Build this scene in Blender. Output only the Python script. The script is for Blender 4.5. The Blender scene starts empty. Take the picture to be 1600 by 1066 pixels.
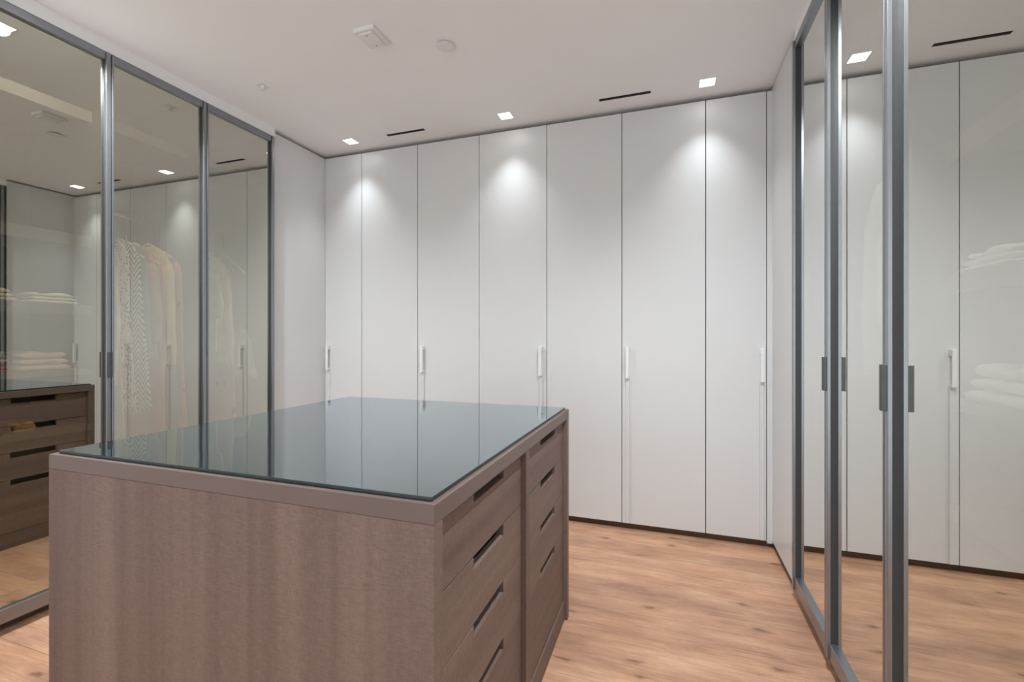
import bpy, bmesh, math, random
from mathutils import Vector, Matrix

random.seed(7)
scene = bpy.context.scene
COL = scene.collection

# ------------------------------------------------------------------ camera
YAW = math.radians(18.87)
cam_d = bpy.data.cameras.new('camera')
cam = bpy.data.objects.new('camera', cam_d)
COL.objects.link(cam)
cam.location = (0, 0, 1.25)
cam.rotation_euler = (math.pi / 2, 0, YAW)
cam_d.sensor_width = 36.0
cam_d.lens = 718.0 / 1600.0 * 36.0
cam_d.shift_y = -6.0 / 1600.0
cam_d.clip_start = 0.02
scene.camera = cam

# ------------------------------------------------------------------ world, exposure
world = bpy.data.worlds.new('world')
scene.world = world
world.use_nodes = True
bg = world.node_tree.nodes['Background']
bg.inputs[0].default_value = (0.90, 0.96, 1.0, 1)
bg.inputs[1].default_value = 1.25
vs = scene.view_settings
vs.view_transform = 'Standard'
vs.look = 'None'
vs.exposure = 0.82
vs.gamma = 1.0
vs.use_curve_mapping = False
scene.cycles.max_bounces = 14
scene.cycles.diffuse_bounces = 6
scene.cycles.glossy_bounces = 6
scene.cycles.transparent_max_bounces = 12
scene.cycles.sample_clamp_indirect = 6.0

SPOT_WALL = 16.0     # each wall-washing downlight
SPOT_ROOM = 128.0    # each downlight over an aisle

# ------------------------------------------------------------------ room measures (metres)
Y_BACK = 3.057       # front of the white doors
X_L, X_R = -2.658, 0.576
G_L, G_R = -2.648, 0.580   # glass planes
Z_CEIL = 2.73
Z_DT = 2.705         # door tops
Y_REAR = -1.5
BAY_L = [0.52, 1.02, 1.52, 2.02, 2.52]
BAY_R = [0.40, 0.92, 1.52, 2.02, 2.52]


# ------------------------------------------------------------------ materials
MATS = {}


def new_mat(name):
    m = bpy.data.materials.new(name)
    m.use_nodes = True
    nt = m.node_tree
    nt.nodes.clear()
    out = nt.nodes.new('ShaderNodeOutputMaterial')
    MATS[name] = m
    return m, nt, out


class NT:
    """small node helper"""
    def __init__(self, nt):
        self.nt = nt

    def n(self, typ, **kw):
        nd = self.nt.nodes.new(typ)
        ins = kw.pop('ins', {})
        for k, v in kw.items():
            setattr(nd, k, v)
        for k, v in ins.items():
            self.set(nd, k, v)
        return nd

    def set(self, nd, k, v):
        if isinstance(v, bpy.types.NodeSocket):
            self.nt.links.new(v, nd.inputs[k])
        else:
            nd.inputs[k].default_value = v

    def math(self, op, a, b=None, c=None, clamp=False):
        nd = self.n('ShaderNodeMath', operation=op, use_clamp=clamp)
        self.set(nd, 0, a)
        if b is not None:
            self.set(nd, 1, b)
        if c is not None:
            self.set(nd, 2, c)
        return nd.outputs[0]

    def mapping(self, vec, scale=(1, 1, 1), loc=(0, 0, 0)):
        nd = self.n('ShaderNodeMapping')
        self.set(nd, 'Vector', vec)
        self.set(nd, 'Scale', scale)
        self.set(nd, 'Location', loc)
        return nd.outputs[0]

    def noise(self, vec, scale=1.0, detail=2.0, rough=0.5):
        nd = self.n('ShaderNodeTexNoise')
        self.set(nd, 'Vector', vec)
        nd.inputs['Scale'].default_value = scale
        nd.inputs['Detail'].default_value = detail
        nd.inputs['Roughness'].default_value = rough
        return nd.outputs[0]

    def ramp(self, fac, stops):
        nd = self.n('ShaderNodeValToRGB')
        cr = nd.color_ramp
        while len(cr.elements) < len(stops):
            cr.elements.new(0.5)
        for e, (p, c) in zip(cr.elements, stops):
            e.position = p
            e.color = (*c, 1) if len(c) == 3 else c
        self.set(nd, 0, fac)
        return nd.outputs[0]

    def mix(self, fac, a, b, blend='MIX'):
        nd = self.n('ShaderNodeMix', data_type='RGBA', blend_type=blend)
        self.set(nd, 0, fac)
        self.set(nd, 6, a)
        self.set(nd, 7, b)
        return nd.outputs[2]

    def bump(self, h, strength=0.2, dist=0.002):
        nd = self.n('ShaderNodeBump')
        nd.inputs['Strength'].default_value = strength
        nd.inputs['Distance'].default_value = dist
        self.set(nd, 'Height', h)
        return nd.outputs[0]


def srgb(r, g, b):
    def f(c):
        c /= 255.0
        return c / 12.92 if c <= 0.04045 else ((c + 0.055) / 1.055) ** 2.4
    return (f(r), f(g), f(b), 1.0)


def principled(name, color, rough=0.5, metal=0.0, spec=0.5, noise_amt=0.0, noise_scale=8.0, bump=0.0, bump_scale=200.0):
    m, nt, out = new_mat(name)
    k = NT(nt)
    p = k.n('ShaderNodeBsdfPrincipled')
    p.inputs['Roughness'].default_value = rough
    p.inputs['Metallic'].default_value = metal
    p.inputs['Specular IOR Level'].default_value = spec
    tc = k.n('ShaderNodeTexCoord').outputs['Object']
    nz = k.noise(tc, noise_scale, 3)
    a = tuple(c * (1 - noise_amt) for c in color[:3])
    b = tuple(min(1.0, c * (1 + noise_amt)) for c in color[:3])
    k.set(p, 'Base Color', k.ramp(nz, [(0.3, a), (0.7, b)]))
    if bump > 0:
        k.set(p, 'Normal', k.bump(k.noise(tc, bump_scale, 2), bump, 0.001))
    nt.links.new(p.outputs[0], out.inputs[0])
    return m


def fabric(name, color, scale=60.0, var=0.14, translucent=False):
    return principled(name, color, 0.9, 0, 0.15, var, scale / 8, 0.35, 500.0)


principled('white_gloss', (0.80, 0.80, 0.80, 1), 0.2, 0, 0.5, 0.004, 10)
principled('white_lacquer', (0.68, 0.682, 0.684, 1), 0.34, 0, 0.4, 0.006, 3.0)
principled('white_paint', (0.89, 0.895, 0.90, 1), 0.85, 0, 0.2, 0.008, 2.0, 0.05, 300)
principled('white_plastic', (0.78, 0.78, 0.775, 1), 0.4, 0, 0.4, 0.01, 10)
principled('grey_plastic', (0.18, 0.18, 0.18, 1), 0.5, 0, 0.4, 0.02, 10)
principled('black_slot', (0.014, 0.012, 0.011, 1), 0.8, 0, 0.2, 0.05, 6)
principled('brown_plinth', srgb(98, 80, 66), 0.55, 0, 0.3, 0.10, 12)
principled('aluminium', (0.29, 0.30, 0.32, 1), 0.32, 0.85, 0.5, 0.03, 30)
principled('graphite_metal', (0.09, 0.09, 0.09, 1), 0.35, 0.7, 0.5, 0.05, 30)
principled('dark_metal', (0.05, 0.046, 0.042, 1), 0.35, 0.6, 0.5, 0.05, 30)
principled('black_seal', (0.045, 0.045, 0.047, 1), 0.5, 0, 0.4, 0.05, 40)
principled('wardrobe_lining', srgb(64, 58, 49), 0.6, 0, 0.3, 0.16, 5)
principled('shelf_board', srgb(112, 103, 92), 0.5, 0, 0.35, 0.10, 6)
principled('glass_edge', (0.030, 0.042, 0.045, 1), 0.25, 0, 0.4, 0.05, 20)
principled('chrome', (0.75, 0.75, 0.76, 1), 0.12, 1.0, 0.5, 0.02, 30)


def mat_led(name, color, strength):
    m, nt, out = new_mat(name)
    e = nt.nodes.new('ShaderNodeEmission')
    e.inputs[0].default_value = color
    e.inputs[1].default_value = strength
    nt.links.new(e.outputs[0], out.inputs[0])


mat_led('lamp_lens', (1, 0.985, 0.96, 1), 6.0)


def mat_coated_glass():
    """half-mirrored bronze float glass: outer face reflects, the rest lets tinted light through"""
    m, nt, out = new_mat('coated_glass')
    k = NT(nt)
    lw = k.n('ShaderNodeLayerWeight')
    lw.inputs['Blend'].default_value = 0.5
    fac = lw.outputs['Facing']
    r = k.math('MULTIPLY_ADD', fac, 0.54, 0.45, clamp=True)
    col = k.mix(fac, (0.98, 0.97, 0.83, 1), (0.97, 0.99, 1.0, 1))
    gl = k.n('ShaderNodeBsdfGlossy')
    gl.inputs['Roughness'].default_value = 0.0
    k.set(gl, 'Color', col)
    tr = k.n('ShaderNodeBsdfTransparent')
    tr.inputs[0].default_value = (0.93, 0.89, 0.80, 1)
    mx = k.n('ShaderNodeMixShader')
    k.set(mx, 0, r)
    nt.links.new(tr.outputs[0], mx.inputs[1])
    nt.links.new(gl.outputs[0], mx.inputs[2])
    nt.links.new(mx.outputs[0], out.inputs[0])
    m2, nt2, out2 = new_mat('clear_glass')
    t2 = nt2.nodes.new('ShaderNodeBsdfTransparent')
    t2.inputs[0].default_value = (0.97, 0.98, 0.97, 1)
    nt2.links.new(t2.outputs[0], out2.inputs[0])


mat_coated_glass()


def mat_top_glass():
    m, nt, out = new_mat('smoked_top_glass')
    k = NT(nt)
    tc = k.n('ShaderNodeTexCoord').outputs['Object']
    bmp = k.bump(k.noise(tc, 9.0, 1.0), 0.05, 0.004)
    lw = k.n('ShaderNodeLayerWeight')
    lw.inputs['Blend'].default_value = 0.5
    r = k.math('POWER', lw.outputs['Facing'], 1.9, clamp=True)
    gl = k.n('ShaderNodeBsdfGlossy')
    gl.inputs['Roughness'].default_value = 0.004
    gl.inputs['Color'].default_value = (0.84, 0.915, 0.96, 1)
    k.set(gl, 'Normal', bmp)
    df = k.n('ShaderNodeBsdfDiffuse')
    df.inputs[0].default_value = (0.010, 0.014, 0.015, 1)
    mx = k.n('ShaderNodeMixShader')
    k.set(mx, 0, r)
    nt.links.new(df.outputs[0], mx.inputs[1])
    nt.links.new(gl.outputs[0], mx.inputs[2])
    nt.links.new(mx.outputs[0], out.inputs[0])


mat_top_glass()


def mat_veneer(name, base, axis):
    """taupe veneer with long bands along `axis` and a fine cross-woven texture"""
    m, nt, out = new_mat(name)
    k = NT(nt)
    tc = k.n('ShaderNodeTexCoord').outputs['Object']
    s_band = [9.0, 9.0, 9.0]
    s_band[axis] = 0.25
    s_fine = [620.0, 620.0, 620.0]
    s_fine[axis] = 45.0
    s_cross = [60.0, 60.0, 60.0]
    s_cross[axis] = 560.0
    band = k.noise(k.mapping(tc, s_band), 1.0, 3.0, 0.6)
    fine = k.noise(k.mapping(tc, s_fine), 1.0, 2.0)
    cross = k.noise(k.mapping(tc, s_cross), 1.0, 2.0)
    dark = tuple(c * f for c, f in zip(base[:3], (0.74, 0.70, 0.70)))
    light = tuple(c * 1.30 for c in base[:3])
    c1 = k.ramp(band, [(0.28, dark), (0.5, base[:3]), (0.74, light)])
    wv = k.math('ADD', fine, cross)
    c2 = k.ramp(k.math('MULTIPLY', wv, 0.5), [(0.32, (0.70, 0.70, 0.70)), (0.68, (1.30, 1.30, 1.30))])
    c = k.mix(0.75, c1, c2, 'MULTIPLY')
    p = k.n('ShaderNodeBsdfPrincipled')
    k.set(p, 'Base Color', c)
    p.inputs['Roughness'].default_value = 0.55
    p.inputs['Specular IOR Level'].default_value = 0.35
    k.set(p, 'Normal', k.bump(wv, 0.25, 0.0006))
    nt.links.new(p.outputs[0], out.inputs[0])


VENEER = srgb(116, 97, 89)
mat_veneer('veneer_vertical', VENEER, 2)
mat_veneer('veneer_horizontal', VENEER, 1)
principled('taupe_rim', srgb(110, 94, 88), 0.45, 0.0, 0.4, 0.04, 6)


def mat_oak():
    m, nt, out = new_mat('oak_plank')
    k = NT(nt)
    tc = k.n('ShaderNodeTexCoord').outputs['Object']
    oi = k.n('ShaderNodeObjectInfo').outputs['Random']
    off = k.n('ShaderNodeCombineXYZ')
    k.set(off, 0, k.math('MULTIPLY', oi, 37.0))
    k.set(off, 1, k.math('MULTIPLY', oi, 91.0))
    va = k.n('ShaderNodeVectorMath', operation='ADD')
    k.set(va, 0, tc)
    k.set(va, 1, off.outputs[0])
    v = va.outputs[0]
    broad = k.noise(k.mapping(v, (2.4, 8.0, 1)), 1.0, 5.0, 0.65)
    grain = k.noise(k.mapping(v, (5.0, 130.0, 1)), 1.0, 3.0, 0.6)
    warm = k.noise(k.mapping(v, (2.2, 4.0, 1)), 1.0, 2.0)
    c1 = k.ramp(broad, [(0.30, srgb(158, 117, 96)[:3]), (0.5, srgb(190, 146, 119)[:3]), (0.72, srgb(212, 171, 140)[:3])])
    c1 = k.mix(k.ramp(warm, [(0.45, (0, 0, 0)), (0.75, (0.35, 0.35, 0.35))]), c1, srgb(214, 160, 116))
    c2 = k.mix(0.55, c1, k.ramp(grain, [(0.3, (0.62, 0.60, 0.58)), (0.65, (1.15, 1.15, 1.15))]), 'MULTIPLY')
    tone = k.math('MULTIPLY_ADD', oi, 0.14, 0.93)
    tn = k.n('ShaderNodeCombineColor')
    for i in range(3):
        k.set(tn, i, tone)
    c3 = k.mix(1.0, c2, tn.outputs[0], 'MULTIPLY')
    # knots: sparse, small, drawn out along the grain
    vo = k.n('ShaderNodeTexVoronoi', voronoi_dimensions='2D')
    k.set(vo, 'Vector', k.mapping(v, (2.2, 5.2, 0.0)))
    vo.inputs['Scale'].default_value = 1.0
    wob = k.math('MULTIPLY_ADD', k.noise(k.mapping(v, (25, 60, 1)), 1.0, 3.0), 0.14, -0.07)
    dist = k.math('ADD', vo.outputs['Distance'], wob)
    knot = k.ramp(dist, [(0.02, (1, 1, 1)), (0.075, (0.25, 0.25, 0.25)), (0.17, (0, 0, 0))])
    sep = k.n('ShaderNodeSeparateColor')
    k.set(sep, 0, vo.outputs['Color'])
    pick = k.math('GREATER_THAN', sep.outputs[0], 0.5)
    kf = k.math('MULTIPLY', knot, k.math('MULTIPLY', pick, 0.72))
    c4 = k.mix(kf, c3, srgb(92, 62, 48))
    p = k.n('ShaderNodeBsdfPrincipled')
    k.set(p, 'Base Color', c4)
    p.inputs['Roughness'].default_value = 0.42
    p.inputs['Specular IOR Level'].default_value = 0.35
    k.set(p, 'Normal', k.bump(grain, 0.12, 0.0006))
    nt.links.new(p.outputs[0], out.inputs[0])


mat_oak()


def mat_chevron():
    m, nt, out = new_mat('chevron_knit')
    k = NT(nt)
    tc = k.n('ShaderNodeTexCoord').outputs['Object']
    sp = k.n('ShaderNodeSeparateXYZ')
    k.set(sp, 0, tc)
    tri = k.math('ABSOLUTE', k.math('SUBTRACT', k.math('FRACT', k.math('MULTIPLY', sp.outputs[0], 14.0)), 0.5))
    s = k.math('ADD', k.math('MULTIPLY', sp.outputs[2], 32.0), k.math('MULTIPLY', tri, 3.2))
    st = k.math('GREATER_THAN', k.math('FRACT', s), 0.5)
    c = k.mix(st, srgb(70, 70, 72), srgb(222, 216, 204))
    p = k.n('ShaderNodeBsdfPrincipled')
    k.set(p, 'Base Color', c)
    p.inputs['Roughness'].default_value = 0.9
    nt.links.new(p.outputs[0], out.inputs[0])


mat_chevron()


def mat_print(name, base, spot, scale, thr):
    m, nt, out = new_mat(name)
    k = NT(nt)
    tc = k.n('ShaderNodeTexCoord').outputs['Object']
    vo = k.n('ShaderNodeTexVoronoi')
    k.set(vo, 'Vector', tc)
    vo.inputs['Scale'].default_value = scale
    d = k.math('ADD', vo.outputs['Distance'], k.math('MULTIPLY_ADD', k.noise(tc, scale * 3, 2), 0.3, -0.15))
    c = k.mix(k.ramp(d, [(thr, (1, 1, 1)), (thr + 0.05, (0, 0, 0))]), base, spot)
    p = k.n('ShaderNodeBsdfPrincipled')
    k.set(p, 'Base Color', c)
    p.inputs['Roughness'].default_value = 0.9
    nt.links.new(p.outputs[0], out.inputs[0])


mat_print('floral_orange', srgb(226, 150, 104), srgb(150, 84, 76), 11.0, 0.22)
mat_print('speckle_print', srgb(214, 200, 176), srgb(78, 72, 70), 55.0, 0.34)
fabric('cream_cloth', srgb(232, 220, 196))
fabric('ivory_cloth', srgb(240, 233, 216))
fabric('blush_cloth', srgb(228, 198, 178))
fabric('sand_cloth', srgb(226, 198, 148))
fabric('mauve_cloth', srgb(190, 140, 134))
fabric('teal_cloth', srgb(120, 158, 148))
fabric('rust_cloth', srgb(214, 128, 88))
fabric('lilac_cloth', srgb(148, 136, 140))
fabric('grey_cloth', srgb(150, 150, 150))
fabric('sage_cloth', srgb(188, 186, 160))
fabric('red_cloth', srgb(196, 62, 44))
fabric('pale_denim', srgb(206, 208, 212))
fabric('white_cloth', srgb(240, 240, 238))
fabric('tan_leather', srgb(214, 176, 116))
fabric('black_cloth', srgb(28, 26, 26))
principled('hanger_plastic', srgb(226, 222, 212), 0.35, 0, 0.5, 0.02, 10)


# ------------------------------------------------------------------ mesh helpers
class MB:
    """collects shapes (world coordinates) and links them as ONE mesh object"""
    def __init__(self):
        self.bm = bmesh.new()

    def box(self, x0, x1, y0, y1, z0, z1, bevel=0.0, mat=0):
        vs_ = [self.bm.verts.new((x, y, z)) for z in (z0, z1) for y in (y0, y1) for x in (x0, x1)]
        idx = [(0, 2, 3, 1), (4, 5, 7, 6), (0, 1, 5, 4), (2, 6, 7, 3), (0, 4, 6, 2), (1, 3, 7, 5)]
        fs = [self.bm.faces.new([vs_[i] for i in f]) for f in idx]
        for f in fs:
            f.material_index = mat
        if bevel > 0:
            es = list({e for f in fs for e in f.edges})
            bmesh.ops.bevel(self.bm, geom=es, offset=bevel, segments=1, affect='EDGES', profile=0.5)
        return self

    def prism(self, poly, axis, a, b, mat=0):
        """extrude 2-D polygon along axis (0,1,2) from a to b; poly coords are the other two axes in order"""
        def P(u, v, w):
            c = [u, v]
            c.insert(axis, w)
            return c
        n = len(poly)
        lo = [self.bm.verts.new(P(u, v, a)) for u, v in poly]
        hi = [self.bm.verts.new(P(u, v, b)) for u, v in poly]
        fs = [self.bm.faces.new(lo), self.bm.faces.new(hi)]
        for i in range(n):
            fs.append(self.bm.faces.new((lo[i], lo[(i + 1) % n], hi[(i + 1) % n], hi[i])))
        for f in fs:
            f.material_index = mat
        return self

    def tube(self, pts, r, seg=8, cap=True):
        pts = [Vector(p) for p in pts]
        rings = []
        up = Vector((0.13, 0.31, 0.94)).normalized()
        for i, p in enumerate(pts):
            d = (pts[min(i + 1, len(pts) - 1)] - pts[max(i - 1, 0)]).normalized()
            u = d.cross(up)
            if u.length < 1e-3:
                u = d.cross(Vector((1, 0, 0)))
            u.normalize()
            w = d.cross(u).normalized()
            rr = r[i] if isinstance(r, (list, tuple)) else r
            rings.append([self.bm.verts.new(p + (u * math.cos(2 * math.pi * k / seg) + w * math.sin(2 * math.pi * k / seg)) * rr)
                          for k in range(seg)])
        for a, b in zip(rings, rings[1:]):
            for k in range(seg):
                self.bm.faces.new((a[k], a[(k + 1) % seg], b[(k + 1) % seg], b[k]))
        if cap:
            self.bm.faces.new(rings[0])
            self.bm.faces.new(rings[-1])
        return self

    def rings(self, rings, cap=True):
        """skin a list of closed rings of points"""
        R = [[self.bm.verts.new(p) for p in ring] for ring in rings]
        n = len(R[0])
        for a, b in zip(R, R[1:]):
            for k in range(n):
                self.bm.faces.new((a[k], a[(k + 1) % n], b[(k + 1) % n], b[k]))
        if cap:
            self.bm.faces.new(R[0])
            self.bm.faces.new(R[-1])
        return self

    def disc(self, cx, cy, z0, z1, r0, r1, seg=40):
        return self.rings([[(cx + r * math.cos(2 * math.pi * k / seg), cy + r * math.sin(2 * math.pi * k / seg), z)
                            for k in range(seg)] for r, z in ((r0, z0), (r1, z1))])

    def build(self, name, mats, parent=None, smooth=False, kind=None):
        bmesh.ops.recalc_face_normals(self.bm, faces=self.bm.faces)
        org = root_loc(parent)
        if org is not None:
            bmesh.ops.translate(self.bm, verts=self.bm.verts, vec=-org)
        me = bpy.data.meshes.new(name)
        self.bm.to_mesh(me)
        self.bm.free()
        for mm in ([mats] if isinstance(mats, str) else mats):
            me.materials.append(MATS[mm])
        if smooth:
            for p in me.polygons:
                p.use_smooth = True
        o = bpy.data.objects.new(name, me)
        COL.objects.link(o)
        if parent is not None:
            o.parent = parent
        if kind:
            o['kind'] = kind
        return o


def root_loc(parent):
    if parent is None:
        return None
    p = parent
    while p.parent is not None:
        p = p.parent
    return Vector(p.location)


def thing(name, label, cat, loc, group=None):
    o = bpy.data.objects.new(name, None)
    o.empty_display_size = 0.05
    COL.objects.link(o)
    o.location = loc
    o['label'] = label
    o['category'] = cat
    if group:
        o['group'] = group
    return o


def tag(o, label, cat, group=None):
    o['label'] = label
    o['category'] = cat
    if group:
        o['group'] = group
    return o


def structure(name, mb, mats, label=None):
    o = mb.build(name, mats)
    o['kind'] = 'structure'
    if label:
        o['label'] = label
    return o


# ------------------------------------------------------------------ room shell
floor = structure('floor', MB().box(-3.35, 1.28, Y_REAR, 3.75, -0.06, -0.021), 'brown_plinth', 'oak plank floor')
PW = 0.16
y = 2.72 + PW * 3
row = 0
while y > Y_REAR + 0.02:
    y0, y1 = max(y - PW, Y_REAR), min(y, 3.10)
    if y1 - y0 > 0.02:
        xs = [-2.78]
        if row % 2:
            xs.append(random.uniform(-2.3, -0.75))
        elif row % 4 == 0:
            xs += [random.uniform(-2.5, -1.8)]
        xs.append(0.70)
        for a, b in zip(xs, xs[1:]):
            MB().box(a + 0.0004, b - 0.0004, y0 + 0.0005, y1 - 0.0005, -0.022, 0.0, 0.0012).build('plank', 'oak_plank', floor)
    y -= PW
    row += 1

structure('ceiling', MB().box(-3.35, 1.28, Y_REAR, 3.75, Z_CEIL, Z_CEIL + 0.08), 'white_paint', 'white painted ceiling')
structure('wall_back', MB().box(-3.35, 1.28, 3.66, 3.75, 0, Z_CEIL), 'white_paint', 'wall behind the white wardrobes')
structure('wall_left', MB().box(-3.35, X_L, 2.541, 3.66, 0.045, Z_DT, 0.002), 'white_lacquer',
          'white lacquered side panel between glass wardrobe and back wardrobes')
structure('wall_right', MB().box(X_R, 1.28, 2.541, 3.66, 0.045, Z_DT + 0.012, 0.002), 'white_lacquer',
          'white lacquered side panel beside the last glass door')
MBl = MB().box(-3.35, G_L - 0.03, Y_REAR, 0.50, 0, Z_CEIL)
structure('wall_left', MBl, 'white_paint', 'white painted wall')
MBr = MB().box(G_R + 0.03, 1.28, Y_REAR, 0.38, 0, Z_CEIL)
structure('wall_right', MBr, 'white_paint', 'white painted wall')
structure('wall_left', MB().box(-3.38, -3.29, 0.50, 2.60, 0, Z_CEIL), 'white_paint', 'wall behind the glass wardrobes')
structure('wall_right', MB().box(1.21, 1.30, 0.50, 2.60, 0, Z_CEIL), 'white_paint', 'wall behind the glass wardrobes')
# unseen rear wall; its wide opening is added to let world light in
structure('wall_rear', MB().prism([(-2.70, 0), (-2.30, 0), (-2.30, 2.45), (0.25, 2.45), (0.25, 0), (0.62, 0), (0.62, Z_CEIL), (-2.70, Z_CEIL)],
                                  1, Y_REAR - 0.1, Y_REAR), 'white_paint', 'unseen rear wall with a wide opening added for light')
# plinths (dark, set back)
structure('baseboard_back', MB().box(X_L - 0.02, X_R + 0.02, 3.095, 3.115, 0, 0.11), 'brown_plinth', 'dark brown recessed plinth')
structure('baseboard_left', MB().box(X_L - 0.035, X_L - 0.02, 2.541, 3.10, 0, 0.05), 'brown_plinth', 'dark brown recessed plinth')
structure('baseboard_right', MB().box(X_R + 0.012, X_R + 0.03, 2.541, 3.10, 0, 0.05), 'brown_plinth', 'dark brown recessed plinth')
# boards closing the gaps above the doors, set well back
structure('trim_1', MB().box(X_L - 0.3, X_R + 0.3, 3.30, 3.312, 2.692, Z_CEIL), 'white_paint', 'board at the back of the gap above the white doors')
structure('trim_2', MB().box(X_L - 0.262, X_L - 0.25, 2.545, 3.30, Z_DT + 0.0005, Z_CEIL), 'white_paint', 'board at the back of the gap above the side panel')
# fascia boards above the glass doors
structure('trim_3', MB().box(G_L - 0.05, G_L + 0.004, 0.50, 2.541, 2.668, Z_CEIL), 'white_paint', 'white fascia above the glass doors')
structure('trim_4', MB().box(G_R - 0.004, G_R + 0.05, 0.50, 2.541, 2.668, Z_CEIL), 'white_paint', 'white fascia above the glass doors')

# ------------------------------------------------------------------ white wardrobes along the back
seams = [X_L, -2.303, -1.799, -1.296, -0.793, -0.290, 0.213, 0.546]
hand_x = {0: -2.614, 2: -1.750, 3: -0.833, 5: -0.254, 6: 0.520}
w_labels = [
    'narrow white wardrobe with handle in the corner next to the bronze glass side',
    'white wardrobe without handle beside the corner wardrobe on the bronze glass side',
    'white wardrobe with handle, third from the corner on the bronze glass side',
    'white wardrobe lit by the middle downlight, handle on its edge towards the grey glass',
    'white wardrobe without handle next to the one lit by the middle downlight',
    'white wardrobe with handle strip visible to the floor, second from the grey glass doors',
    'narrow white wardrobe in the corner next to the grey glass doors',
]
for i in range(7):
    x0, x1 = seams[i], seams[i + 1]
    g = 0.0022
    t = thing('white_wardrobe', w_labels[i], 'wardrobe', ((x0 + x1) / 2, 3.35, 0), 'white lacquered wardrobes along the back wall')
    MB().box(x0 + 0.001, x1 - 0.001, 3.10, 3.65, 0.112, 2.69).build('carcass', 'wardrobe_lining', t)
    d = MB().box(x0 + g, x1 - g, Y_BACK, 3.080, 0.045, Z_DT, 0.0012).build('door', 'white_lacquer', t)
    MB().box(x0 + 0.03, x1 - 0.03, 3.079, 3.101, 0.15, 2.65).build('door_back', 'white_lacquer', t)
    if i in hand_x:
        hx = hand_x[i]
        # D-shaped pull: flat grip on two posts
        h = MB().box(hx - 0.011, hx + 0.011, 3.020, 3.029, 0.985, 1.185, 0.002).build('handle', 'white_gloss', d)
        for za, zb in ((0.985, 1.002), (1.150, 1.185)):
            MB().box(hx - 0.011, hx + 0.011, 3.0285, 3.0575, za, zb, 0.002).build('handle_post', 'white_gloss', d)
        # raised pull strip from the handle to the foot of the door
        MB().prism([(hx - 0.014, Y_BACK + 0.001), (hx - 0.010, 3.044), (hx + 0.010, 3.044), (hx + 0.014, Y_BACK + 0.001)], 2, 0.050, 0.986) \
            .build('pull_strip', 'white_lacquer', d)
structure('trim_5', MB().box(0.548, X_R + 0.002, 3.060, 3.090, 0.03, Z_DT, 0.001), 'white_lacquer', 'white corner filler strip')


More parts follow.
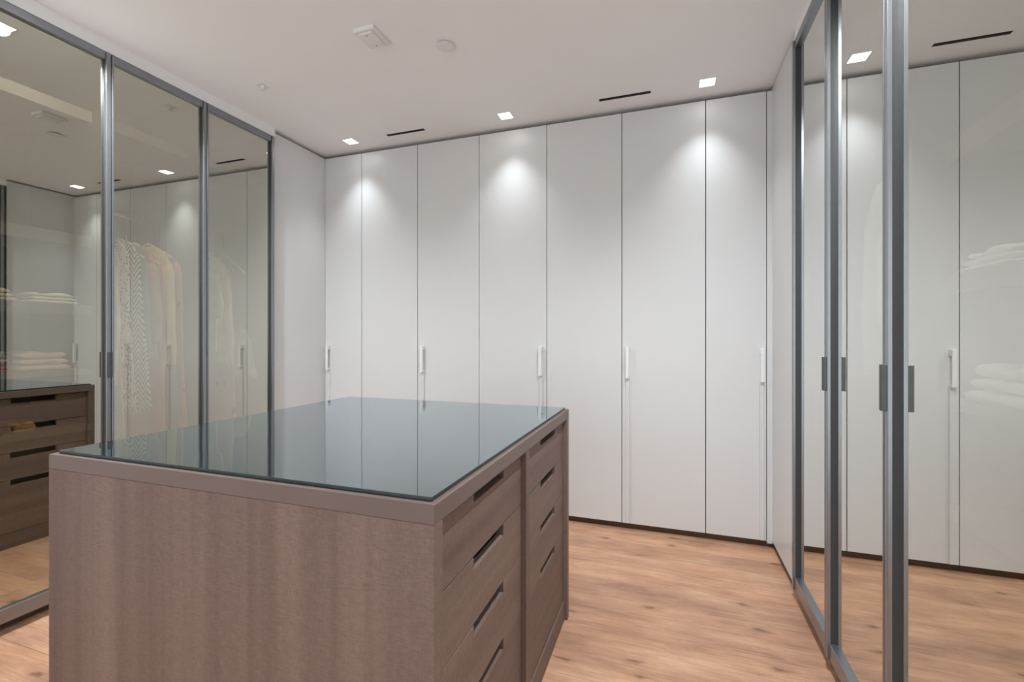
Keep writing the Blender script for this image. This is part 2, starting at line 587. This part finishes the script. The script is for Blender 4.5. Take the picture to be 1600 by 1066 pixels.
# ------------------------------------------------------------------ glass wardrobes
def glass_bay(side, j, label, fit, with_handle, interior_shelves, rail_z):
    """one bay of the glass-fronted wardrobes; side -1 left, +1 right"""
    s = -side                      # inward normal sign along x
    g = G_L if side < 0 else G_R

    def X(off):
        return g + s * off

    def bx(mb, oa, ob, ya, yb, za, zb, bev=0.0, mat=0):
        a, b = sorted((X(oa), X(ob)))
        return mb.box(a, b, ya, yb, za, zb, bev, mat)
    BAY = BAY_L if side < 0 else BAY_R
    ya, yb = BAY[j], BAY[j + 1]
    t = thing('glass_wardrobe', label, 'wardrobe', (X(-0.32), (ya + yb) / 2, 0), 'glass-fronted wardrobes')
    # carcass
    bx(MB(), -0.62, -0.035, ya + 0.0005, ya + 0.011, 0.10, 2.66).build('side_panel', 'wardrobe_lining', t)
    bx(MB(), -0.62, -0.035, yb - 0.011, yb - 0.0005, 0.10, 2.66).build('side_panel', 'wardrobe_lining', t)
    bx(MB(), -0.635, -0.62, ya + 0.0005, yb - 0.0005, 0.10, 2.66).build('back_panel', 'wardrobe_lining', t)
    bx(MB(), -0.62, -0.035, ya + 0.011, yb - 0.011, 2.660, 2.668).build('top_panel', 'wardrobe_lining', t)
    bx(MB(), -0.62, -0.035, ya + 0.011, yb - 0.011, 0.10, 0.125).build('bottom_panel', 'shelf_board', t)
    bx(MB(), -0.075, -0.06, ya + 0.0005, yb - 0.0005, 0.0, 0.10).build('plinth', 'brown_plinth', t)
    for z in interior_shelves:
        th = 0.036 if z > 1.6 else 0.028
        bx(MB(), -0.62, -0.105, ya + 0.011, yb - 0.011, z - th, z, 0.001).build('shelf', 'shelf_board', t)
    if rail_z:
        xr = X(-0.31)
        MB().tube([(xr, ya + 0.011, rail_z), (xr, yb - 0.011, rail_z)], 0.0125, 14).build('hanging_rail', 'chrome', t, True)
    # front lip under the shelves
    for zs in ((2.349, 1.719, 1.382) if fit == 'shelves' else (2.349,)):
        bx(MB(), -0.111, -0.105, ya + 0.012, yb - 0.012, zs - 0.020, zs + 0.001).build('shelf_lip', 'shelf_board', t)
    # drawers below the shelves
    if fit == 'shelves':
        for k in range(4):
            za = 0.13 + k * 0.165
            bx(MB(), -0.60, -0.107, ya + 0.014, yb - 0.014, za, za + 0.16, 0.0015).build('drawer', 'wardrobe_lining', t)
    # the door
    c = 0.0024
    za, zb = 0.052, 2.660
    d = bx(MB(), -0.006, 0.0, ya + 0.0105, yb - 0.0205, 0.07, 2.645)
    bmesh.ops.recalc_face_normals(d.bm, faces=d.bm.faces)
    for f in d.bm.faces:
        f.normal_update()
        f.material_index = 0 if f.normal.x * s > 0.9 else 1
    door = d.build('door', ['coated_glass', 'clear_glass'], t)
    for a, b in ((ya + c, ya + 0.0115), (yb - 0.0215, yb - c)):
        bx(MB(), 0.0115, 0.023, a, b, za, zb, 0.0010).build('stile', 'aluminium', door)
        bx(MB(), -0.028, 0.0115, a + 0.0004, b - 0.0004, za, zb).build('glazing_seal', 'black_seal', door)
    bx(MB(), -0.026, 0.016, ya + 0.0115, yb - 0.0215, 2.622, zb, 0.0015).build('top_rail', 'aluminium', door)
    bx(MB(), -0.026, 0.016, ya + 0.0115, yb - 0.0215, za, 0.112, 0.0015).build('bottom_rail', 'aluminium', door)
    if with_handle:
        bx(MB(), 0.0225, 0.037, yb - 0.019, yb - 0.006, 1.050, 1.176, 0.0012).build('handle', 'graphite_metal', door)
    return t


RAIL = 1.945
SHELVES = [2.385, 1.755, 1.41, 1.092, 0.812]
HANG = [2.385]
glass_bay(-1, 0, 'bronze glass wardrobe nearest the room entrance', 'hang', True, HANG, RAIL)
glass_bay(-1, 1, 'bronze glass wardrobe with folded clothes on shelves, reflecting the island drawers', 'shelves', True, SHELVES, None)
glass_bay(-1, 2, 'bronze glass wardrobe full of hanging dresses, one with a zigzag pattern', 'hang', False, HANG, RAIL)
glass_bay(-1, 3, 'bronze glass wardrobe with cream jackets and an empty hanger, beside the white side panel', 'hang', False, HANG, RAIL)
glass_bay(1, 0, 'grey reflecting glass wardrobe nearest the room entrance', 'hang', True, HANG, RAIL)
glass_bay(1, 1, 'grey reflecting glass wardrobe with folded linen on its shelves, mirroring a white door handle', 'shelves', True, SHELVES, None)
glass_bay(1, 2, 'grey reflecting glass wardrobe with a pale jacket sleeve behind the pane', 'hang', True, HANG, RAIL)
glass_bay(1, 3, 'grey reflecting glass wardrobe without handle beside a white side panel', 'hang', False, HANG, RAIL)

# ------------------------------------------------------------------ island
IX0, IX1, IY0, IY1 = -1.617, -0.425, 0.785, 2.030
ZR = 0.928
isl = thing('island_dresser', 'taupe wood closet island with dark glass top and two columns of drawers', 'dresser',
            ((IX0 + IX1) / 2, (IY0 + IY1) / 2, 0))
MB().box(IX0, IX1, IY0, IY0 + 0.034, 0.0, 0.8885, 0.0012).build('end_panel', 'veneer_vertical', isl)
MB().box(IX0, IX1, IY1 - 0.034, IY1, 0.0, 0.8885, 0.0012).build('end_panel', 'veneer_vertical', isl)
rw = 0.05
corners = [(IX0, IY0), (IX1, IY0), (IX1, IY1), (IX0, IY1)]
inner = [(IX0 + rw, IY0 + rw), (IX1 - rw, IY0 + rw), (IX1 - rw, IY1 - rw), (IX0 + rw, IY1 - rw)]
for q in range(4):
    r_ = (q + 1) % 4
    mb = MB().prism([corners[q], corners[r_], inner[r_], inner[q]], 2, 0.889, ZR)
    bmesh.ops.bevel(mb.bm, geom=list(mb.bm.edges), offset=0.0008, segments=1, affect='EDGES')
    mb.build('rim', 'taupe_rim', isl)
gt = MB().box(IX0 + 0.018, IX1 - 0.014, IY0 + 0.014, IY1 - 0.012, ZR + 0.0005, ZR + 0.0085, 0.0008)
bmesh.ops.recalc_face_normals(gt.bm, faces=gt.bm.faces)
for f in gt.bm.faces:
    f.normal_update()
    f.material_index = 0 if f.normal.z > 0.9 else 1
gt.build('glass_top', ['smoked_top_glass', 'glass_edge'], isl)
MB().box(IX0 + 0.12, IX1 - 0.12, IY0 + 0.035, IY1 - 0.035, 0.02, 0.886).build('carcass', 'veneer_vertical', isl)
MB().box(IX0 + 0.0005, IX1 - 0.0005, 1.385, 1.421, 0.0, 0.8885, 0.0012).build('divider', 'veneer_vertical', isl)
cols = [(IY0 + 0.035, 1.384, 1.013, 1.222), (1.422, IY1 - 0.035, 1.617, 1.835)]
zl = [(0.7235, 0.884), (0.5625, 0.7205), (0.4015, 0.5595), (0.089, 0.3985)]
REC = 0.018
for side in (1, -1):
    xf = IX1 - REC if side > 0 else IX0 + REC
    xb = xf - side * 0.022
    for (ya, yb, ha, hb) in cols:
        for (za, zb) in zl:
            nd = 0.031
            poly = [(ya + 0.002, za), (yb - 0.002, za), (yb - 0.002, zb), (hb, zb), (hb, zb - nd), (ha, zb - nd), (ha, zb), (ya + 0.002, zb)]
            mb = MB().prism(poly, 0, min(xf, xb), max(xf, xb))
            bmesh.ops.bevel(mb.bm, geom=list(mb.bm.edges), offset=0.0008, segments=1, affect='EDGES')
            dr = mb.build('drawer', 'veneer_horizontal', isl)
            a, b = sorted((xb - side * 0.060, xb - side * 0.064))
            MB().box(a, b, ha - 0.01, hb + 0.01, zb - nd - 0.01, zb + 0.0005).build('finger_slot', 'veneer_horizontal', dr)
        a, b = sorted((xf + side * 0.006, xf - side * 0.025))
        MB().box(a, b, ya + 0.001, yb - 0.001, 0.0, 0.085, 0.001).build('toe_board', 'veneer_horizontal', isl)


# ------------------------------------------------------------------ ceiling fittings
def downlight(x, yy, label, watts, cone, blend, end=''):
    t = thing('recessed_downlight' + end, label, 'ceiling light', (x, yy, Z_CEIL), 'square recessed downlights')
    h, w = 0.041, 0.046
    fr = MB()
    fr.box(x - w, x + w, yy - w, yy - h, Z_CEIL - 0.002, Z_CEIL + 0.004)
    fr.box(x - w, x + w, yy + h, yy + w, Z_CEIL - 0.002, Z_CEIL + 0.004)
    fr.box(x - w, x - h, yy - h, yy + h, Z_CEIL - 0.002, Z_CEIL + 0.004)
    fr.box(x + h, x + w, yy - h, yy + h, Z_CEIL - 0.002, Z_CEIL + 0.004)
    fr.build('trim_ring', 'white_plastic', t)
    MB().box(x - h, x + h, yy - h, yy + h, Z_CEIL - 0.001, Z_CEIL + 0.004).build('lens' + end, 'lamp_lens', t)
    ld = bpy.data.lights.new('downlight_lamp' + end, 'SPOT')
    ld.energy = watts
    ld.color = (0.895, 0.96, 1.0)
    ld.spot_size = math.radians(cone)
    ld.spot_blend = blend
    ld.shadow_soft_size = 0.035
    lo = bpy.data.objects.new('downlight_lamp' + end, ld)
    COL.objects.link(lo)
    lo.parent = t
    lo.location = (0, 0, -0.006)
    return t


for (x, lab) in ((-2.278, 'square recessed downlight over the corner beside the bronze glass wardrobes'),
                 (-1.034, 'square recessed downlight between the two black slot vents'),
                 (0.210, 'square recessed downlight over the corner beside the grey glass doors')):
    downlight(x, 2.892, lab, SPOT_WALL, 84, 1.0)
# the pair over the aisles, just above the frame; the first is mirrored high in the bronze glass
for (x, yy, lab) in ((-2.285, 1.280, 'square recessed downlight above the aisle, mirrored high in the bronze glass'),
                     (0.210, 1.307, 'square recessed downlight above the aisle by the grey glass doors')):
    downlight(x, yy, lab, SPOT_ROOM, 150, 0.85, '_offscreen')

for (xa, xb, lab) in ((-1.956, -1.648, 'black slot vent in the ceiling near the bronze glass corner'),
                      (-0.413, -0.104, 'black slot vent in the ceiling mirrored in the grey glass')):
    t = thing('slot_vent', lab, 'vent', ((xa + xb) / 2, 2.893, Z_CEIL), 'black slot vents in the ceiling')
    MB().box(xa, xb, 2.880, 2.906, Z_CEIL - 0.0015, Z_CEIL + 0.004).build('slot', 'black_slot', t)
    MB().box(xa + 0.004, xb - 0.004, 2.891, 2.894, Z_CEIL - 0.003, Z_CEIL + 0.002).build('blade', 'black_seal', t)

t = thing('emergency_light', 'small white rectangular unit with two screws on the ceiling', 'emergency light', (-1.378, 1.907, Z_CEIL))
MB().box(-1.436, -1.320, 1.838, 1.976, Z_CEIL - 0.020, Z_CEIL + 0.002, 0.004).build('housing', 'white_plastic', t)
MB().box(-1.418, -1.338, 1.852, 1.962, Z_CEIL - 0.028, Z_CEIL - 0.0195, 0.003).build('cover', 'white_plastic', t)
for yy in (1.868, 1.946):
    MB().disc(-1.378, yy, Z_CEIL - 0.0285, Z_CEIL - 0.027, 0.004, 0.004, 12).build('screw', 'grey_plastic', t)

t = thing('smoke_detector', 'round white disc-shaped detector on the ceiling', 'smoke detector', (-1.069, 2.095, Z_CEIL))
MB().disc(-1.069, 2.095, Z_CEIL - 0.010, Z_CEIL - 0.007, 0.041, 0.044).build('cover', 'white_plastic', t)
MB().disc(-1.069, 2.095, Z_CEIL - 0.0072, Z_CEIL + 0.001, 0.034, 0.034).build('base', 'grey_plastic', t)

t = thing('ceiling_sprinkler', 'small white sprinkler with square plate on the ceiling near the glass doors', 'sprinkler', (-2.262, 2.084, Z_CEIL))
MB().box(-2.290, -2.234, 2.056, 2.112, Z_CEIL - 0.004, Z_CEIL + 0.001, 0.001).build('plate', 'white_plastic', t)
MB().disc(-2.262, 2.084, Z_CEIL - 0.022, Z_CEIL - 0.0035, 0.008, 0.012, 16).build('nozzle', 'white_plastic', t)
MB().disc(-2.262, 2.084, Z_CEIL - 0.026, Z_CEIL - 0.0215, 0.018, 0.016, 16).build('deflector', 'white_plastic', t)


# ------------------------------------------------------------------ clothes


def hanger(xc, yy, zneck, label, hw=0.150, group='clothes hangers on the rails'):
    t = thing('clothes_hanger', label, 'hanger', (xc, yy, zneck), group)
    k = hw / 0.205
    MB().tube([(xc - hw, yy, zneck - 0.130 * k), (xc - 0.12 * k, yy, zneck - 0.062 * k), (xc - 0.03, yy, zneck - 0.002), (xc, yy, zneck + 0.004),
               (xc + 0.03, yy, zneck - 0.002), (xc + 0.12 * k, yy, zneck - 0.062 * k), (xc + hw, yy, zneck - 0.130 * k)],
              [0.007, 0.006, 0.006, 0.008, 0.006, 0.006, 0.007], 8).build('shoulder_bar', 'hanger_plastic', t, True)
    pts = [(xc, yy, zneck), (xc, yy, RAIL - 0.03)]
    R = 0.0165
    for k in range(9):
        a = math.radians(-60 + k * 30)
        pts.append((xc - R * math.cos(a), yy, RAIL + R * math.sin(a) * 1.0 + 0.0))
    MB().tube(pts, 0.002, 6).build('hook', 'chrome', t, True)
    return t


def garment(name, label, cat, mat, xc, yy, zneck, length, hem=0.24, sleeve=0.0, waist=0.19, thick=0.028, shoulder=0.20, mat2=None, seed=0, slope=0.14):
    """a hanging garment: flattened body with shoulders and folds, optional sleeves; plane across the rail (x-z)"""
    rnd = random.Random(seed)
    t = thing(name, label, cat, (xc, yy, zneck - length), 'clothes hanging in the glass wardrobes')
    n = 40
    rings = []
    ph = [rnd.uniform(0, 6.28) for _ in range(4)]
    N = 26
    for i in range(N + 1):
        f = i / N
        if i <= 6:
            q = i / 6
            hw = 0.060 + (shoulder - 0.060) * math.sin(q * math.pi / 2) ** 0.9
            zz = zneck - slope * q ** 1.25
            th = 0.008 + (thick - 0.008) * q
        else:
            q = (i - 6) / (N - 6)
            zz = zneck - slope - (length - slope) * q
            if q < 0.3:
                u = q / 0.3
                hw = shoulder + (waist - shoulder) * (0.5 - 0.5 * math.cos(math.pi * u))
            else:
                u = (q - 0.3) / 0.7
                hw = waist + (hem - waist) * u ** 1.2
            th = thick * (1 + 0.15 * q)
        ring = []
        amp = 0.004 * max(0.0, f - 0.2)
        for k in range(n):
            a = 2 * math.pi * k / n
            ca, sa = math.cos(a), math.sin(a)
            px = hw * math.copysign(abs(ca) ** 0.8, ca)
            py = th * math.copysign(abs(sa) ** 0.7, sa)
            py += amp * (math.sin(px * 60 + ph[0] + f) + 0.6 * math.sin(px * 105 + ph[1]))
            px += 0.006 * math.sin(f * 7 + ph[2]) * f
            ring.append((xc + px, yy + py, zz + 0.004 * math.sin(px * 40 + ph[3]) * f))
        rings.append(ring)
    MB().rings(rings, True).build('body', mat, t, True)
    if sleeve > 0:
        for sgn in (-1, 1):
            pts, rad = [], []
            M = 11
            for i in range(M + 1):
                u = i / M
                x_ = xc + sgn * (shoulder - 0.035 + 0.060 * math.sin(u * 1.7) - 0.02 * u * u)
                z_ = zneck - slope * 0.8 - sleeve * u
                pts.append((x_, yy + 0.006 * math.sin(u * 5 + ph[0]), z_))
                rad.append((0.052 - 0.016 * u + 0.003 * math.sin(u * 16 + ph[1])) * (0.72 if i == 0 else 1))
            mb = MB()
            rr = []
            for p, r in zip(pts, rad):
                rr.append([(p[0] + r * math.cos(2 * math.pi * k / 14), p[1] + r * 0.34 * math.sin(2 * math.pi * k / 14), p[2]) for k in range(14)])
            mb.rings(rr, True).build('sleeve', mat2 or mat, t, True)
    return t


LX = -2.955
items = [
    # name, label, cat, mat, y, zneck, length, hem, sleeve, waist, thick, mat2, shoulder
    ('cream_coat', 'long cream coat first on the rail, next to the shelf wardrobe', 'coat', 'cream_cloth', 1.602, 1.80, 0.80, 0.22, 0.62, 0.20, 0.026, None, 0.19),
    ('sand_dress', 'long sand-coloured dress hanging behind the cream coat', 'dress', 'sand_cloth', 1.645, 1.78, 1.35, 0.24, 0.0, 0.18, 0.022, None, 0.17),
    ('speckled_blouse', 'speckled blouse hanging beside the zigzag dress', 'blouse', 'speckle_print', 1.688, 1.80, 0.95, 0.24, 0.0, 0.19, 0.022, None, 0.18),
    ('zigzag_dress', 'black and white zigzag patterned dress on the rail', 'dress', 'chevron_knit', 1.745, 1.79, 0.94, 0.275, 0.0, 0.20, 0.024, None, 0.18),
    ('teal_top', 'dull teal sleeveless top hanging behind the zigzag dress', 'top', 'teal_cloth', 1.784, 1.78, 0.62, 0.20, 0.0, 0.19, 0.020, None, 0.17),
    ('mauve_blouse', 'mauve blouse hanging in the middle of the rail', 'blouse', 'mauve_cloth', 1.826, 1.78, 0.66, 0.21, 0.46, 0.19, 0.022, None, 0.18),
    ('rust_dress', 'long plain rust orange dress on the rail', 'dress', 'rust_cloth', 1.866, 1.76, 1.45, 0.23, 0.0, 0.18, 0.020, None, 0.17),
    ('beige_cardigan', 'beige cardigan with hanging long sleeves', 'cardigan', 'sand_cloth', 1.900, 1.79, 0.72, 0.22, 0.60, 0.20, 0.026, None, 0.19),
    ('lilac_dress', 'greyish lilac long dress on the rail', 'dress', 'lilac_cloth', 1.936, 1.77, 1.30, 0.24, 0.0, 0.18, 0.022, None, 0.17),
    ('floral_dress', 'orange dress with small dark flowers by the door joint', 'dress', 'floral_orange', 1.974, 1.76, 1.42, 0.27, 0.0, 0.19, 0.020, None, 0.18),
    ('ivory_top', 'short-sleeved ivory top hanging beside the blush jacket', 'top', 'ivory_cloth', 2.185, 1.78, 0.62, 0.21, 0.30, 0.20, 0.024, None, 0.20),
    ('blush_jacket', 'blush cream jacket with a long sleeve at the end of the clothes', 'jacket', 'blush_cloth', 2.262, 1.80, 0.74, 0.22, 0.62, 0.20, 0.028, None, 0.20),
    ('dusty_dress', 'dusty grey and orange long dress below the blush jacket', 'dress', 'floral_orange', 2.315, 1.70, 1.30, 0.23, 0.0, 0.18, 0.018, None, 0.16),
]
for k, (nm, lab, cat, mt, yy, zn, ln, hem, sl, wst, th, m2, sh) in enumerate(items):
    hanger(LX, yy, zn + 0.012, 'pale hanger carrying the ' + nm.replace('_', ' '))
    garment(nm, lab, cat, mt, LX, yy, zn, ln, hem, sl, wst, th * 0.5, sh, m2, k)
hanger(LX, 2.395, 1.815, 'empty pale hanger beside the blush jacket', 0.205)
garment('sage_skirt', 'short sage skirt hanging low near the white side panel', 'skirt', 'sage_cloth', LX + 0.02, 2.455, 1.33, 0.36, 0.22, 0, 0.16, 0.016, 0.12, None, 40, 0.03)
t = thing('skirt_hanger', 'clip hanger holding the short sage skirt', 'hanger', (LX + 0.02, 2.455, 1.33), 'clothes hangers on the rails')
MB().tube([(LX - 0.10, 2.455, 1.325), (LX + 0.14, 2.455, 1.325)], 0.005, 8).build('bar', 'chrome', t, True)
MB().tube([(LX + 0.02, 2.455, 1.325), (LX + 0.02, 2.455, RAIL - 0.02), (LX + 0.005, 2.455, RAIL), (LX + 0.02, 2.455, RAIL + 0.017)], 0.002, 6).build('hook', 'chrome', t, True)

RX = 0.88
hanger(RX, 1.90, 1.90, 'pale hanger carrying the pale denim jacket')
garment('denim_jacket', 'pale denim jacket hanging behind the grey glass', 'jacket', 'pale_denim', RX, 1.90, 1.888, 0.66, 0.22, 0.66, 0.20, 0.026, 0.20, None, 51)
hanger(RX, 1.80, 1.88, 'pale hanger carrying the white shirt')
garment('white_shirt', 'white shirt hanging beside the pale denim jacket', 'shirt', 'white_cloth', RX, 1.80, 1.868, 0.78, 0.21, 0.50, 0.20, 0.022, 0.19, None, 52)


def folded(name, label, cat, mat, xa, xb, ya, yb, z, h, seed=0, layers=3):
    """folded cloth: stacked layers with rounded fold edges, joined in one mesh"""
    rnd = random.Random(seed)
    mb = MB()
    lh = h / layers
    for l in range(layers):
        zc = z + lh * (l + 0.5)
        ins = 0.006 * l + rnd.uniform(0, 0.008)
        n = 26
        rings = []
        for i in range(n + 1):
            f = i / n
            yq = ya + ins + (yb - ya - 2 * ins) * f
            e = min(1.0, math.sin(math.pi * min(max(f, 0.0), 1.0)) * 3.2) ** 0.5 if 0 < f < 1 else 0.12
            ring = []
            for k in range(20):
                a = 2 * math.pi * k / 20
                ca, sa = math.cos(a), math.sin(a)
                cx = (xa + xb) / 2
                hw = (xb - xa) / 2 - ins
                px = cx + hw * math.copysign(abs(ca) ** 0.35, ca) * (0.96 + 0.04 * e)
                pz = zc + lh * 0.52 * e * math.copysign(abs(sa) ** 0.5, sa)
                if l == layers - 1 and sa > 0:
                    pz += 0.006 * math.sin(f * 9 + seed) * e
                pz = max(pz, z + 0.0002)
                ring.append((px, yq, pz))
            rings.append(ring)
        mb.rings(rings, True)
    o = mb.build(name, mat, None, True)
    return tag(o, label, cat, 'folded clothes on the wardrobe shelves')


# left wardrobe shelves (front of the boards at x = G_L - 0.062)
fx = G_L - 0.115
folded('folded_towel', 'rolled cream towel on the upper shelf behind bronze glass', 'towel', 'cream_cloth', fx - 0.36, fx, 1.05, 1.24, 1.41, 0.055, 1)
folded('folded_shirt', 'folded ivory shirt beside the rolled cream towel', 'shirt', 'ivory_cloth', fx - 0.33, fx - 0.01, 1.28, 1.48, 1.41, 0.05, 2)
folded('folded_scarf', 'folded red scarf under the speckled sweater behind bronze glass', 'scarf', 'red_cloth', fx - 0.34, fx, 1.05, 1.22, 1.092, 0.045, 3)
folded('folded_sweater', 'folded speckled sweater lying on the red scarf', 'sweater', 'speckle_print', fx - 0.34, fx - 0.004, 1.055, 1.215, 1.1372, 0.05, 4)
folded('folded_blanket', 'folded pale blanket beside the red scarf', 'blanket', 'blush_cloth', fx - 0.36, fx, 1.235, 1.44, 1.092, 0.085, 5)
folded('beige_pouch', 'beige pouch lying on the lower shelf behind bronze glass', 'pouch', 'tan_leather', fx - 0.22, fx - 0.005, 1.22, 1.31, 0.812, 0.042, 6, 1)
folded('black_tray', 'flat black case on the lower shelf beside the beige pouch', 'case', 'black_cloth', fx - 0.30, fx - 0.005, 1.04, 1.20, 0.812, 0.02, 7, 1)
# right wardrobe shelves
fr = G_R + 0.115
folded('folded_linen', 'long folded white linen on the upper shelf behind grey glass', 'linen', 'white_cloth', fr, fr + 0.36, 1.30, 1.50, 1.41, 0.05, 11)
folded('folded_linen', 'small folded white linen nearer the shelf middle behind grey glass', 'linen', 'ivory_cloth', fr, fr + 0.34, 1.07, 1.24, 1.41, 0.06, 12)
folded('folded_throw', 'crumpled white throw on the middle shelf behind grey glass', 'throw', 'white_cloth', fr, fr + 0.36, 1.24, 1.47, 1.092, 0.09, 13)
folded('folded_sweater', 'folded grey sweater beside the crumpled white throw', 'sweater', 'grey_cloth', fr, fr + 0.34, 1.05, 1.21, 1.092, 0.07, 14)
